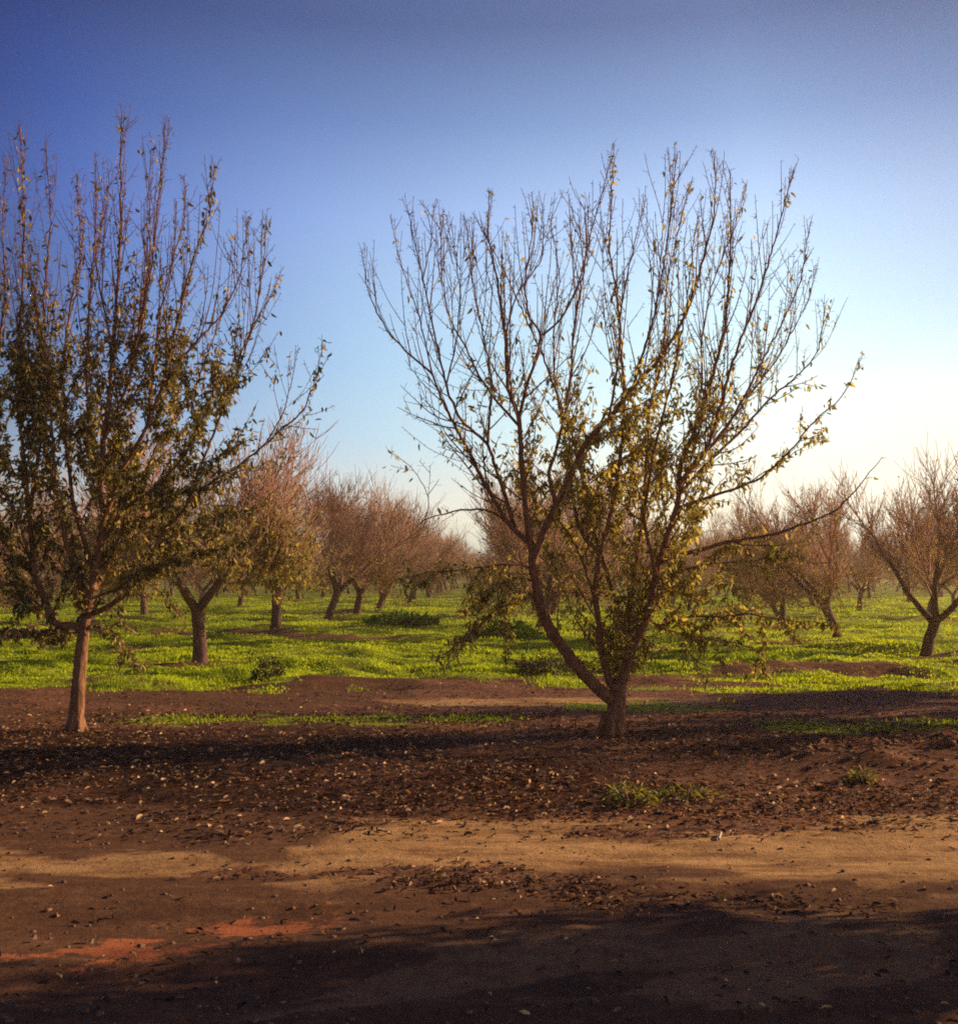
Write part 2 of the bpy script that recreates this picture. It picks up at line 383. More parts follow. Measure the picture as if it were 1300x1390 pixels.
def clods():
    b = Buf(); n = 3600
    x, y = scatter_view(n, 3.9, 15, 1.1, 1.5)
    r = .003 + .013 * RNG.random(n) ** 3
    k = 170                                       # the turned-over clods of the ridge on the right
    xr = 2.6 + 3.0 * RNG.random(k); yr = 9.7 + .15 * (xr - 4) + RNG.normal(0, .4, k)
    x = np.concatenate([x, xr]); y = np.concatenate([y, yr]); r = np.concatenate([r, .012 + .034 * RNG.random(k) ** 2])
    n = len(x); z = ground_z(x, y)
    ph = (1 + 5 ** .5) / 2
    ico = np.array([(-1, ph, 0), (1, ph, 0), (-1, -ph, 0), (1, -ph, 0), (0, -1, ph), (0, 1, ph), (0, -1, -ph), (0, 1, -ph), (ph, 0, -1), (ph, 0, 1), (-ph, 0, -1), (-ph, 0, 1)]) / 1.9
    F3 = np.array([(0,11,5),(0,5,1),(0,1,7),(0,7,10),(0,10,11),(1,5,9),(5,11,4),(11,10,2),(10,7,6),(7,1,8),(3,9,4),(3,4,2),(3,2,6),(3,6,8),(3,8,9),(4,9,5),(2,4,11),(6,2,10),(8,6,7),(9,8,1)])
    V = ico[None] * (1 + .9 * (RNG.random((n, 12, 1)) - .5)) * r[:, None, None] * np.array([1.25, 1, .7])
    a = RNG.random(n) * 6.28; c, s_ = np.cos(a)[:, None], np.sin(a)[:, None]
    W = np.stack([V[:, :, 0] * c - V[:, :, 1] * s_ + x[:, None], V[:, :, 0] * s_ + V[:, :, 1] * c + y[:, None], V[:, :, 2] + (z + r * .05)[:, None]], -1)
    b.add(W.reshape(-1, 3), None, (np.arange(n)[:, None, None] * 12 + F3[None]).reshape(-1, 3))
    tag(b.build('soil_clods', bark_mat('clod_soil', (.09, .042, .026), (.22, .115, .06), (.38, .22, .12), 40, .6)), kind='stuff', label='crumbled soil clods scattered over the bare earth', cat='soil clods')
clods()

# ------------------------------------------------------------------ branch growing
def unit(v): return v / (np.linalg.norm(v) + 1e-9)
def rand_perp(t):
    r = RNG.normal(0, 1, 3); r -= t * np.dot(r, t); return unit(r)
def shoot(start, d, length, up=.5, wig=.10, n=None):
    n = n or max(3, int(length / .09) + 2)
    p = [np.array(start)]; d = unit(d); st = length / (n - 1)
    for i in range(n - 1):
        d = unit(d + np.array([0, 0, up]) * st * 1.6 + RNG.normal(0, wig, 3) * .6)
        p.append(p[-1] + d * st)
    return np.array(p)
def resample(P, step):
    P = np.asarray(P, float)
    seg = np.linalg.norm(np.diff(P, axis=0), axis=1); s = np.concatenate([[0], np.cumsum(seg)])
    n = max(4, int(s[-1] / step) + 1); t = np.linspace(0, s[-1], n)
    Q = np.stack([np.interp(t, s, P[:, i]) for i in range(3)], 1)
    for _ in range(2): Q[1:-1] = (Q[:-2] + 2 * Q[1:-1] + Q[2:]) / 4
    return Q, s[-1]

def spurs(buf, P, r, every=.045, lo=.015, hi=.075):
    L = np.linalg.norm(np.diff(P, axis=0), axis=1).sum()
    for _ in range(int(L / every)):
        k = RNG.integers(0, len(P) - 1); f = RNG.random(); p = P[k] * (1 - f) + P[k + 1] * f
        t = unit(P[k + 1] - P[k]); d = unit(rand_perp(t) + t * .5)
        ln = lo + (hi - lo) * RNG.random() ** 2
        buf.tube([p, p + d * ln], [max(.0022, r * .5), .0016], 3, cap=False)

def add_leaves(store, P, density, rng=(.0, 1)):
    """density leaves per metre along P; store collects base and direction"""
    L = np.linalg.norm(np.diff(P, axis=0), axis=1).sum()
    m = RNG.poisson(max(0, density * L))
    if m == 0: return
    t = rng[0] + (rng[1] - rng[0]) * RNG.random(m); k = np.minimum((t * (len(P) - 1)).astype(int), len(P) - 2)
    f = (t * (len(P) - 1) - k)[:, None]
    base = P[k] * (1 - f) + P[k + 1] * f
    d = RNG.normal(0, .55, (m, 3)) + np.array([0, 0, -.75])
    store.append((base + RNG.normal(0, .022, (m, 3)), d))
def flush_leaves(store, name, material, parent, size=(.04, .05), wr=.29):
    if not store: return None
    base = np.vstack([s[0] for s in store]); d = np.vstack([s[1] for s in store]); n = len(base)
    b = Buf(); L = size[0] + size[1] * RNG.random(n)
    leaf_quads(b, base, d, RNG.normal(0, 1, (n, 3)), L, L * (wr + .12 * RNG.random(n)), .25, .18)
    return b.build(name, material, parent)

def traced_tree(name, label, cat, base_px, d0, trunk, limbs, leaf_den, leaf_material, bark_tip=.004):
    """trunk: [(px,py,r)], limbs: list of dict(p=[(px,py)], d=(start depth offset, end depth offset), r=(r0,r1), side, leafk)"""
    b0 = at(*base_px, d0); b0[2] = gz(b0[0], b0[1])
    root = empty(name, b0); tag(root, label, cat, 'almond trees of the near row')
    off = b0
    tb = Buf()
    TP = np.array([at(px, py, d0) for px, py, _ in trunk]); TR = [r for *_, r in trunk]
    TP[0][2] = b0[2] - .08
    P, L = resample(TP, .05)
    s = np.linspace(0, 1, len(P)); so = np.linspace(0, 1, len(TR))
    tb.tube(P - off, np.interp(s, so, TR) * (1 + .06 * (RNG.random(len(P)) - .5)), 16, True, .22)
    for k in range(6):     # root flare
        a = k * 2 * pi / 6 + RNG.random() * .6; r0 = TR[0]
        q = [P[0] + np.array([cos(a) * r0 * .3, sin(a) * r0 * .3, .30]), P[0] + np.array([cos(a) * r0 * .8, sin(a) * r0 * .8, .14]), P[0] + np.array([cos(a) * r0 * 1.6, sin(a) * r0 * 1.6, .03])]
        tb.tube(np.array(q) - off, [r0 * .4, r0 * .38, r0 * .2], 7)
    tb.build('trunk', M_BARK, root)
    for lm in limbs:
        pts = lm['p']; da, db = lm['d']
        m = len(pts)
        W = np.array([at(px, py, d0 + da + (db - da) * i / (m - 1)) for i, (px, py) in enumerate(pts)])
        P, L = resample(W, .06)
        r0, r1 = lm['r']; s = np.linspace(0, 1, len(P)); R = .86 * (r0 + (r1 - r0) * s ** .7)
        P = P + RNG.normal(0, .0045, P.shape) * np.minimum(1, s * 4)[:, None]
        lb = Buf(); kt = int(np.searchsorted(-R, -.013)); kt = min(max(kt, 0), len(P))
        if kt > 1: lb.tube(P[:kt] - off, R[:kt], 9 if r0 > .03 else 6, kt == len(P), .12)
        lb.mat = 1
        if len(P) - max(kt - 1, 0) > 1: lb.tube(P[max(kt - 1, 0):] - off, R[max(kt - 1, 0):], 6, True, .12)
        tw = lb; store = []
        lk = lm.get('leafk', 1); side = lm.get('side', 1); up = lm.get('up', .55); ls = lm.get('slen', 1)
        spurs(tw, P[len(P) // 3:] - off, .004, .05)
        dd = 0.0; nxt = .12
        for i in range(1, len(P)):
            dd += np.linalg.norm(P[i] - P[i - 1])
            if dd < nxt or R[i] > .055: continue
            dd = 0; nxt = (.065 + .11 * RNG.random()) / max(side, .05) * ((.62 if P[i][0] > .1 or P[i][0] < -2 else .85) if P[i][2] > 3.2 and up > .4 else .9)
            t = unit(P[i] - P[i - 1]); d = unit(rand_perp(t) * (.6 + .5 * RNG.random()) + t * .8)
            rem = 1 - s[i]
            ln = ls * (.18 + .75 * RNG.random() ** 1.5) * (.45 + .75 * min(1, rem * 1.6))
            hi = sstep(3.0, 4.0, P[i][2]) if up > .4 else 0
            ln *= 1 + .25 * hi
            if hi > 0: ln = min(ln, max(.10, (P[-1][2] - P[i][2]) * 1.0 + .08))
            B = shoot(P[i], unit(d * (1 - .45 * hi) + (t * .45 + np.array([0, 0, .45])) * hi), ln, up * (1 + 1.3 * hi), .09 - .045 * hi)
            rr = min(R[i] * .5, (.0042 + .005 * ln) * (1 - .15 * hi))
            tw.tube(B - off, np.linspace(rr, .0024, len(B)), 4)
            spurs(tw, B - off, .004, .045)
            den = leaf_den(B.mean(0)) * lk
            add_leaves(store, B, den)
            for _ in range(int((ln * 5.5 * RNG.random() + .6) * (1 - .45 * hi))):
                j = RNG.integers(max(0, len(B) // 4), len(B) - 1); t2 = unit(B[j + 1] - B[j])
                d2 = unit(rand_perp(t2) * .7 + t2 * .9)
                cl = ln * (.25 + .5 * RNG.random())
                if hi > 0: cl = min(cl, max(.08, P[-1][2] - B[j][2] + .08))
                C = shoot(B[j], d2, cl, up * 1.1, .08)
                tw.tube(C - off, np.linspace(.0042, .0024, len(C)), 3)
                spurs(tw, C - off, .003, .05)
                add_leaves(store, C, leaf_den(C.mean(0)) * lk)
        # tuft of dead leaves clinging to the tip
        if RNG.random() < lm.get('tuft', .35):
            i = int(len(P) * (.72 + .2 * RNG.random())); add_leaves(store, P[i:i + 5], 45 * min(1.2, lk))
        add_leaves(store, P[len(P) // 3:], leaf_den(P.mean(0)) * .5 * lk)
        lo = lb.build('limb', [M_BARK, M_TWIG], root)
        if store: flush_leaves([(bb - off, d) for bb, d in store], 'foliage', leaf_material, lo)
    return root

def L(p, d, r, **k): return dict(p=p, d=d, r=r, **k)

# ---- forked tree right of centre
RIGHT = [
  # left scaffold and its divisions
  L([(836,952),(824,946),(800,925),(784,905),(765,882),(748,857),(737,832),(730,808),(725,782),(723,755)], (0,-.25), (.078,.055), side=.25),
  L([(724,760),(717,715),(712,667),(707,620),(705,563),(690,534),(688,501),(686,454),(676,390),(663,323),(663,265)], (-.25,-.3), (.048,.005)),
  L([(705,566),(712,532),(724,499),(736,451),(717,432),(712,380),(722,320),(724,273)], (-.28,-.5), (.025,.004)),
  L([(736,455),(764,432),(785,384),(800,345),(774,300)], (-.4,-.6), (.015,.004)),
  L([(724,760),(740,715),(755,686),(769,655),(797,596),(826,570),(859,525),(893,491),(925,440),(950,370),(970,290),(970,212)], (-.25,-.9), (.048,.005)),
  L([(755,688),(743,639),(750,627),(764,577),(776,501),(778,450),(790,380),(800,320),(833,205)], (-.3,.1), (.028,.004)),
  L([(859,525),(873,477),(890,420),(905,330),(912,260),(914,208)], (-.6,-.5), (.02,.004)),
  L([(826,570),(838,500),(842,420),(858,340),(877,265)], (-.6,-.9), (.018,.004)),
  L([(719,738),(693,715),(674,686),(650,641),(634,608),(607,560),(586,506),(560,485),(530,456),(512,425),(499,395),(491,340)], (-.25,.35), (.032,.004), leafk=.5),
  L([(698,716),(686,675),(674,639),(662,601),(626,572),(605,525),(596,477),(585,434),(574,378),(560,320),(552,277)], (-.1,-.6), (.03,.004), leafk=.5),
  L([(662,601),(664,563),(669,525),(660,477),(650,430),(640,370),(633,300)], (-.3,-.2), (.02,.004)),
  L([(704,578),(669,539),(650,511),(632,470),(612,439),(600,380),(597,290)], (-.28,.2), (.018,.004)),
  L([(586,506),(572,440),(548,370),(530,300)], (.2,.5), (.012,.0035), leafk=.3),
  L([(605,525),(618,470),(626,400),(612,300)], (-.3,-.5), (.012,.0035), leafk=.3),
  L([(574,378),(585,330),(588,280)], (-.4,-.3), (.008,.0035), leafk=.2),
  L([(686,454),(700,400),(738,350),(737,276)], (-.3,0), (.012,.0035), leafk=.3),
  # arching low branch to the left with its upturned end
  L([(693,712),(675,697),(655,691),(629,691),(603,698),(576,703),(568,712)], (-.2,-.1), (.018,.005), side=.5, slen=.5, leafk=.5),
  L([(576,703),(584,689),(577,660),(560,636),(525,610)], (-.1,.1), (.007,.003), side=.3, slen=.4, leafk=.4),
  # middle scaffolds
  L([(838,945),(826,922),(817,895),(814,854),(806,803),(812,760),(814,747),(824,722),(839,641),(845,590),(848,540),(840,430),(826,330),(833,215)], (0,.5), (.045,.005), leafk=1.3),
  L([(814,748),(795,735),(782,705),(775,660),(768,600),(752,520),(751,445),(760,380),(747,300)], (.15,.9), (.03,.004)),
  L([(839,935),(848,905),(850,870),(858,800),(868,730),(876,650),(880,560),(900,480),(905,380),(935,250)], (0,1.1), (.045,.004), leafk=1.3),
  L([(836,960),(846,930),(858,890),(830,800),(800,700),(780,600),(735,480),(690,380),(648,300)], (0,1.4), (.04,.004), leafk=.6),
  # right scaffold
  L([(839,935),(850,905),(865,864),(877,844),(885,808),(895,758),(912,710),(920,679),(923,629),(945,580),(967,508),(984,444),(992,340),(990,230)], (0,-.2), (.058,.005), leafk=1.1),
  L([(921,660),(940,630),(962,607),(987,513),(1006,458),(1030,400),(1050,330),(1078,229)], (-.15,-.5), (.03,.005)),
  L([(950,622),(980,590),(1006,545),(1031,497),(1060,440),(1084,390),(1099,305)], (-.2,.1), (.022,.004)),
  L([(921,672),(960,628),(1006,585),(1039,546),(1084,508),(1109,480),(1117,440),(1120,415)], (-.15,.5), (.026,.004), leafk=1.2, tuft=1),
  L([(918,690),(973,671),(1020,657),(1056,629),(1081,602),(1106,568),(1139,544),(1156,516),(1165,485)], (-.1,-.7), (.022,.0035), side=.7, slen=.7, leafk=.35, tuft=.4),
  L([(990,668),(1040,640),(1093,604),(1125,596)], (-.3,-.3), (.009,.003), side=.4, slen=.4),
  L([(930,650),(955,560),(950,470),(965,390),(1000,300),(1010,260)], (-.1,1.2), (.022,.004)),
  L([(900,740),(930,650),(1000,560),(1060,480),(1100,400),(1105,360)], (-.1,1.0), (.024,.004)),
  L([(890,780),(872,700),(890,600),(915,500),(930,420),(945,300)], (-.1,-1.2), (.03,.004)),
  L([(893,765),(901,760),(951,746),(990,735),(1048,726),(1089,712),(1136,693),(1167,657),(1197,621)], (-.1,-.6), (.032,.004), side=.3, slen=.45, up=.3, leafk=.3, tuft=0),
  L([(990,735),(1020,742),(1060,740),(1089,735)], (-.3,-.4), (.011,.004), side=.5, slen=.5),
  L([(884,815),(920,775),(970,765),(1030,760),(1075,750)], (-.05,.8), (.02,.004), side=1.2, slen=.8, up=-.1, leafk=1.6),
  L([(880,840),(890,852),(911,844),(946,836),(977,838),(1017,832),(1060,843),(1139,846)], (0,-.5), (.02,.004), side=.9, slen=.6, up=-.25, leafk=1.2),
  L([(889,850),(930,862),(970,868),(1010,875)], (0,.5), (.013,.004), side=1.2, slen=.6, up=-.5, leafk=1.3),
  # low hanging leafy branches on the left
  L([(728,795),(718,768),(700,765),(667,768),(640,772),(606,775),(575,778),(548,785)], (-.2,-.8), (.018,.004), side=1.1, slen=.5, up=-.7, leafk=1.5),
  L([(732,818),(710,800),(692,808),(665,835),(640,860),(615,880),(597,893)], (-.2,-.6), (.016,.004), side=1.6, slen=.6, up=-.6, leafk=2.0),
  L([(728,790),(700,782),(670,800),(640,822),(620,835)], (-.2,.3), (.014,.004), side=1.5, slen=.5, up=-.7, leafk=1.8),
  L([(806,810),(790,760),(770,720),(740,690),(700,660)], (.1,.9), (.02,.004), side=1.0, leafk=.8),
  L([(850,890),(870,820),(900,760),(940,700),(990,640)], (0,1.3), (.025,.004), side=1.3, leafk=1.5),
]
RTRUNK = [(829,1003,.115), (834,985,.098), (836,965,.090), (838,945,.086), (839,930,.07)]
def rden(p):
    x, z = p[0], p[2]
    d = 58 * sstep(4.0, 2.5, z) * (.25 + .75 * sstep(-.1, .9, x)) + 14 * sstep(4.0, 2.6, z) * sstep(.3, 1.2, x)
    d = d + 22 * sstep(2.0, 1.5, z) * (sstep(.5, 0, x) + .5 * sstep(1.6, 2.0, x))
    return d * (.35 + 1.1 * sstep(.4, .6, fbm(np.array([p[0] * 2.2 + 9]), np.array([p[2] * 2.2 + p[1]]))[0])) + 1.2
traced_tree('almond_tree', 'near almond tree right of centre, low forked trunk, bare upright whips, leafy middle', 'tree', (829, 1000), 11.1, RTRUNK, RIGHT, rden, M_LEAF)

# ---- dense leafy tree cut by the left edge
LEFT = [
  L([(112,870),(114,861),(118,835),(122,813),(129,776),(137,739),(142,706),(137,662),(140,600),(148,540),(155,460),(160,380),(165,290),(163,220),(166,150)], (0,-.2), (.06,.005)),
  L([(113,858),(100,846),(77,852),(68,832),(48,780),(18,750),(0,725),(-30,680),(-60,600),(-75,500),(-80,400),(-70,260)], (0,-.4), (.05,.005)),
  L([(48,780),(40,700),(30,600),(25,500),(30,400),(34,300),(28,175)], (-.2,-.7), (.035,.004)),
  L([(40,700),(55,600),(62,500),(60,400),(70,300),(62,195)], (-.3,.1), (.03,.004)),
  L([(0,725),(-8,620),(-5,500),(8,400),(4,300),(8,215)], (-.3,.4), (.03,.004)),
  L([(116,840),(122,835),(148,824),(177,802),(192,787),(210,740),(235,710),(255,684),(281,658),(325,632),(360,604),(384,580),(410,562),(428,520),(439,462)], (0,-.6), (.04,.004), leafk=.7, side=.8, slen=.8),
  L([(255,684),(270,640),(292,584),(315,530),(330,470),(350,430),(372,395),(380,372)], (-.3,-.2), (.022,.004)),
  L([(360,604),(385,560),(396,520),(403,480)], (-.5,-.3), (.01,.0035), leafk=.7),
  L([(315,530),(330,480),(345,440),(352,400),(360,340),(362,292)], (-.2,-.5), (.014,.0035), tuft=1),
  L([(142,706),(165,640),(200,580),(222,520),(240,440),(262,350),(285,290),(292,222)], (-.1,-.5), (.035,.004)),
  L([(222,520),(260,470),(300,430),(325,380),(337,300)], (-.3,.2), (.02,.004)),
  L([(200,580),(210,500),(218,420),(235,350),(250,300),(253,248)], (-.2,.3), (.022,.004)),
  L([(140,600),(175,520),(195,430),(205,340),(202,280),(205,205)], (-.15,.3), (.025,.004)),
  L([(175,520),(190,440),(205,370),(215,280),(225,170)], (-.1,-.5), (.02,.004)),
  L([(137,662),(120,580),(118,480),(122,400),(130,320),(130,220)], (-.1,-.8), (.028,.004)),
  L([(129,776),(100,690),(90,600),(85,500),(95,420),(110,350),(105,235)], (0,.9), (.035,.004)),
  L([(122,813),(160,740),(190,660),(215,600),(260,540),(290,460),(310,400)], (0,1.1), (.035,.004)),
  L([(137,739),(170,690),(215,660),(250,620),(280,560),(300,500)], (-.05,-1.1), (.03,.004)),
  L([(120,820),(90,740),(75,650),(70,560),(60,470),(45,400),(40,330)], (0,-1.0), (.035,.004)),
  L([(-60,600),(-100,500),(-120,400),(-110,300)], (-.3,0), (.022,.004)),
  L([(150,460),(138,400),(128,350),(145,280),(150,230)], (-.2,.2), (.015,.004)),
  # leafy lower sprays
  L([(122,813),(160,800),(200,770),(240,755),(290,745),(340,735)], (0,-.7), (.02,.004), side=1.3, slen=.7, up=-.1, leafk=1.3),
  L([(142,706),(190,700),(240,720),(290,700),(350,690)], (-.1,.5), (.02,.004), side=1.3, slen=.8, up=.0, leafk=1.3),
  L([(114,850),(140,850),(160,860),(175,885),(185,900)], (0,-.4), (.014,.004), side=1.5, slen=.4, up=-.6, leafk=1.1),
  L([(110,858),(90,860),(60,870),(40,850)], (0,.4), (.014,.004), side=1.5, slen=.5, up=-.4, leafk=1.1),
  L([(68,832),(40,810),(10,790),(-40,780)], (-.1,-.5), (.018,.004), side=1.4, slen=.7, up=0, leafk=1.2),
  L([(48,780),(20,690),(-10,650),(-40,560)], (-.2,-1.0), (.022,.004), side=1.3, leafk=1.2),
  L([(192,787),(215,800),(240,830),(255,850)], (-.1,.2), (.012,.004), side=1.4, slen=.5, up=-.5, leafk=1.0),
]
LTRUNK = [(103,992,.088), (104,975,.076), (106,940,.070), (111,885,.066), (114,858,.058)]
def lden(p):
    x, z = p[0], p[2]
    d = 112 * sstep(4.5, 3.3, z) * (.05 + .95 * sstep(-1.95, -2.7, x)) * (.5 + .5 * sstep(-2.0, -3.2, x)) + 3 * sstep(5.6, 4.4, z)
    return d * (.3 + 1.1 * sstep(.38, .58, fbm(np.array([p[0] * 2.0 + 3]), np.array([p[2] * 2.0 + p[1]]))[0])) + 1.6
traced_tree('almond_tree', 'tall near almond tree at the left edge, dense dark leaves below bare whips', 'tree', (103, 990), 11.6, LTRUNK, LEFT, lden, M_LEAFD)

# ------------------------------------------------------------------ orchard trees behind
def orchard_tree(seed, leafy, skirt=True):
    global RNG
    keep = RNG; RNG = np.random.default_rng(100 + seed)
    root = empty('almond_tree', (0, 0, 0))
    tb = Buf(); hgt = .75 + .35 * RNG.random(); lean = RNG.normal(0, .16, 2)
    TP = np.array([[0, 0, -.1], [lean[0] * .3, lean[1] * .3, hgt * .4], [lean[0] * .8, lean[1] * .8, hgt * .75], [lean[0], lean[1], hgt]])
    P, _ = resample(TP, .08); s = np.linspace(0, 1, len(P))
    tb.tube(P, np.interp(s, [0, .15, .7, 1], [.19, .135, .115, .13]), 10, True, .2)
    top = P[-1]; cb = Buf(); store = []
    ns = 4 + int(RNG.random() * 2); a0 = RNG.random() * 6.3
    ends = []
    for k in range(ns):
        a = a0 + k * 2 * pi / ns + RNG.normal(0, .25); el = radians(38 + 16 * RNG.random())
        d = np.array([cos(a) * cos(el), sin(a) * cos(el), sin(el)])
        S = shoot(top - np.array([0, 0, .06]), d, 1.5 + .6 * RNG.random(), .16, .09, 12)
        tb.tube(S, np.linspace(.085, .038, len(S)), 7, True, .1)
        for kk in range(3 if skirt else 0):        # low outward branches that fill the skirt of the crown
            j = 5 + int(RNG.random() * 6); t = unit(S[j] - S[j - 1])
            d2 = unit(np.array([t[0], t[1], 0]) * 1.0 + rand_perp(t) * .6 + np.array([0, 0, -.28]))
            ends.append(shoot(S[j], d2, .8 + .7 * RNG.random(), .12, .1, 9))
        for kk in range(3):
            j = 5 + int(RNG.random() * 6); t = unit(S[j + 1 if j < 11 else j] - S[j - 1])
            d2 = unit(rand_perp(t) * .55 + t + np.array([0, 0, .25]))
            ends.append(shoot(S[j], d2, 1.3 + .9 * RNG.random(), .16, .08, 11))
        ends.append(shoot(S[-1], unit(S[-1] - S[-2]), 1.6 + .6 * RNG.random(), .16, .08, 12))
    for S in ends:
        cb.tube(S, np.linspace(.03, .010, len(S)), 5)
        for _ in range(20):
            j = 2 + int(RNG.random() * (len(S) - 3)); t = unit(S[j] - S[j - 1])
            B = shoot(S[j], unit(rand_perp(t) * .7 + t), .35 + .9 * RNG.random(), .40, .10, 6)
            cb.tube(B, np.linspace(.009, .004, len(B)), 3)
            if RNG.random() < .9: add_leaves(store, B, leafy * sstep(3.3, 1.5, B[:, 2].mean()) + .7)
            for _ in range(5):
                j2 = 1 + int(RNG.random() * 4); t2 = unit(B[j2] - B[j2 - 1])
                C = shoot(B[j2], unit(rand_perp(t2) * .7 + t2 + np.array([0, 0, .3])), .2 + .6 * RNG.random(), .5, .07, 4)
                cb.tube(C, np.linspace(.0065, .0042, len(C)), 3)
                add_leaves(store, C, leafy * .8 * sstep(3.2, 1.4, C[:, 2].mean()) + .3)
    zmax = max(S[:, 2].max() for S in ends)
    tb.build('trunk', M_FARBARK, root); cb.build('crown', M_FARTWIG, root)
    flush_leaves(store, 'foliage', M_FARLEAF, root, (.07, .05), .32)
    RNG = keep
    return root, zmax + .5

def copy_tree(o):
    c = o.copy(); COL.objects.link(c)
    for ch in o.children:
        k = ch.copy(); COL.objects.link(k); k.parent = c
    return c

PROTO = [orchard_tree(i, lf, i not in (0, 3)) for i, lf in enumerate((1.5, 2.0, 5, 2.5, 24, 1.2, 3.5))]
used = set()
def plant(pi_, x, y, height, rot, label, group):
    root, h = PROTO[pi_]
    o = root if pi_ not in used else copy_tree(root)
    used.add(pi_)
    s = height / h
    o.location = (x, y, gz(x, y)); o.rotation_euler = (0, 0, rot); wd = random.uniform(1.04, 1.2); o.scale = (s * wd, s * wd, s)
    tag(o, label, 'tree', group)
    return o
G1 = 'almond trees in the orchard rows behind'
for (x, y, h, v, lab) in NEAR_XY: plant(v, x, y, h, random.random() * 6.28, lab, G1)
for (x, y) in ROW_XY:
    h = (4.9 if x < 4 else 4.35) * random.uniform(.9, 1.08)
    u = x / y * F + CX
    if u < 250: lab, g = 'reddish bare orchard tree seen through the tall left tree', 'orchard trees behind the tall left tree'
    elif u < 690: lab, g = 'small reddish bare orchard tree in the distant rows left of the forked tree', 'distant orchard trees left of the forked tree'
    elif u < 930: lab, g = 'orchard tree half hidden behind the forked tree', 'orchard trees behind the forked tree'
    else: lab, g = 'backlit brown orchard tree in the distant rows on the right', 'distant orchard trees on the right'
    plant(random.choice((0, 1, 2, 3, 5, 6, 1, 5)), x, y, h, random.random() * 6.28, lab, g)
cnt = len(ROW_XY)
# unseen trees added beyond the right of the frame, so shadows cross the soil
for (x, y, v, rz) in ((10.2, 15.2, 4, .4), (16.4, 11.0, 2, 2.0), (6.4, 5.1, 4, 1.1), (13.6, 7.4, 2, 3.0)):
    plant(v, x, y, 5.0, rz, 'unseen almond tree added beyond the right edge to shade the soil', 'unseen trees added for shadows at the right')
b = Buf()
for r in range(-22, 24):
    for k in range(9):
        y = 201 + 9 * k + random.uniform(-1, 1) + (14 * k if k > 4 else 0); x = r * 7.4 + .0294 * y + random.uniform(-.5, .5)
        if abs(x) > .46 * y + 6: continue
        n = 130; a = RNG.random(n) * 2 * pi; rr = 2.7 * np.sqrt(RNG.random(n))
        foot = np.stack([x + .35 * rr * np.cos(a), y + .35 * rr * np.sin(a), .9 + .5 * RNG.random(n)], 1)
        tipz = (2.0 + 3.0 * RNG.random(n) ** .6) * (1 - .08 * rr)
        tip = np.stack([x + rr * np.cos(a), y + rr * np.sin(a), tipz], 1)
        wv = np.stack([np.cos(a + 1.6), np.sin(a + 1.6), 0 * a], 1) * (.05 + .06 * RNG.random(n))[:, None]
        mid = foot * .45 + tip * .55 + np.stack([.3 * np.cos(a), .3 * np.sin(a), -.1 + 0 * a], 1)
        V = np.stack([foot - wv * .6, foot + wv * .6, mid + wv, mid - wv, tip], 1).reshape(-1, 3); o = np.arange(n)[:, None] * 5
        b.add(V, o + np.array([[0, 1, 2, 3]]), o + np.array([[3, 2, 4]]))
        b.tube([[x, y, -.1], [x + .1, y, 1.2]], [.16, .13], 5)
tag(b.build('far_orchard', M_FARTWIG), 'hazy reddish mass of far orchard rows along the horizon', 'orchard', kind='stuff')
print('far trees', cnt)

# ------------------------------------------------------------------ weeds, sticks, clods
def weed(name, label, px, py, n, rad, hgt, material, leaf=(.05, .05), wr=.35, flat=.6, stems=True):
    d = EYE * F / (py - HOR); p = at(px, HOR, d); x, y = p[0], d
    root = empty(name, (x, y, gz(x, y))); tag(root, label, 'weed', 'weeds in the orchard')
    a = RNG.random(n) * 2 * pi; r = rad * np.sqrt(RNG.random(n)); h = hgt * (1 - (r / rad) ** 2 * .7) * RNG.random(n) ** .6
    gx, gy = np.cos(a) * r, np.sin(a) * r * .8
    base = np.stack([gx, gy, h + ground_z(x + gx, y + gy) - gz(x, y)], 1)
    dirs = np.stack([np.cos(a), np.sin(a), RNG.normal(.3, .6, n)], 1) + RNG.normal(0, .4, (n, 3))
    b = Buf(); Ls = leaf[0] + leaf[1] * RNG.random(n)
    leaf_quads(b, base, dirs, np.array([0, 0, 1.]) + RNG.normal(0, .5, (n, 3)), Ls, Ls * wr, .2, .3)
    b.build('foliage', material, root)
    s = Buf()
    for i in range(0, n, max(1, n // 30)):
        s.tube([[gx[i] * .2, gy[i] * .2, -.02], [gx[i] * .7, gy[i] * .7, base[i, 2] * .6], base[i]], [.006, .004, .002], 4)
    s.build('stem', M_WEEDD if material is M_WEEDD else M_TWIG, root)
weed('weed', 'dark dried weed clump at the grass edge, below the left orchard row', 366, 921, 420, .22, .42, M_WEEDD, (.05, .06), .2)
weed('weed', 'low dark brush just left of the forked trunk at the grass edge', 760, 918, 700, .6, .3, M_WEEDD, (.05, .06), .22)
weed('weed', 'low dark weed with reddish stalks right of the hanging branches', 722, 915, 300, .3, .22, M_WEEDD, (.05, .06), .22)
weed('weed', 'broad leafy green weed in the grass between the left row and the forked tree', 545, 850, 500, 1.1, .35, M_WEEDG, (.14, .12), .5)
weed('weed', 'fresh green weed behind the hanging branches of the forked tree', 690, 872, 600, .8, .5, M_WEEDG, (.10, .10), .45)
weed('weed', 'yellow-green sprouting weed in the litter below the forked tree', 852, 1088, 120, .16, .14, M_WEEDY, (.04, .05), .3)
weed('weed', 'small yellow-green weed on sunlit litter, right of the tallest sprout', 930, 1080, 110, .22, .07, M_WEEDY, (.03, .04), .35)
weed('weed', 'tiny pale green weed by the turned clods on the right', 1160, 1062, 70, .10, .08, M_WEEDY, (.03, .04), .35)

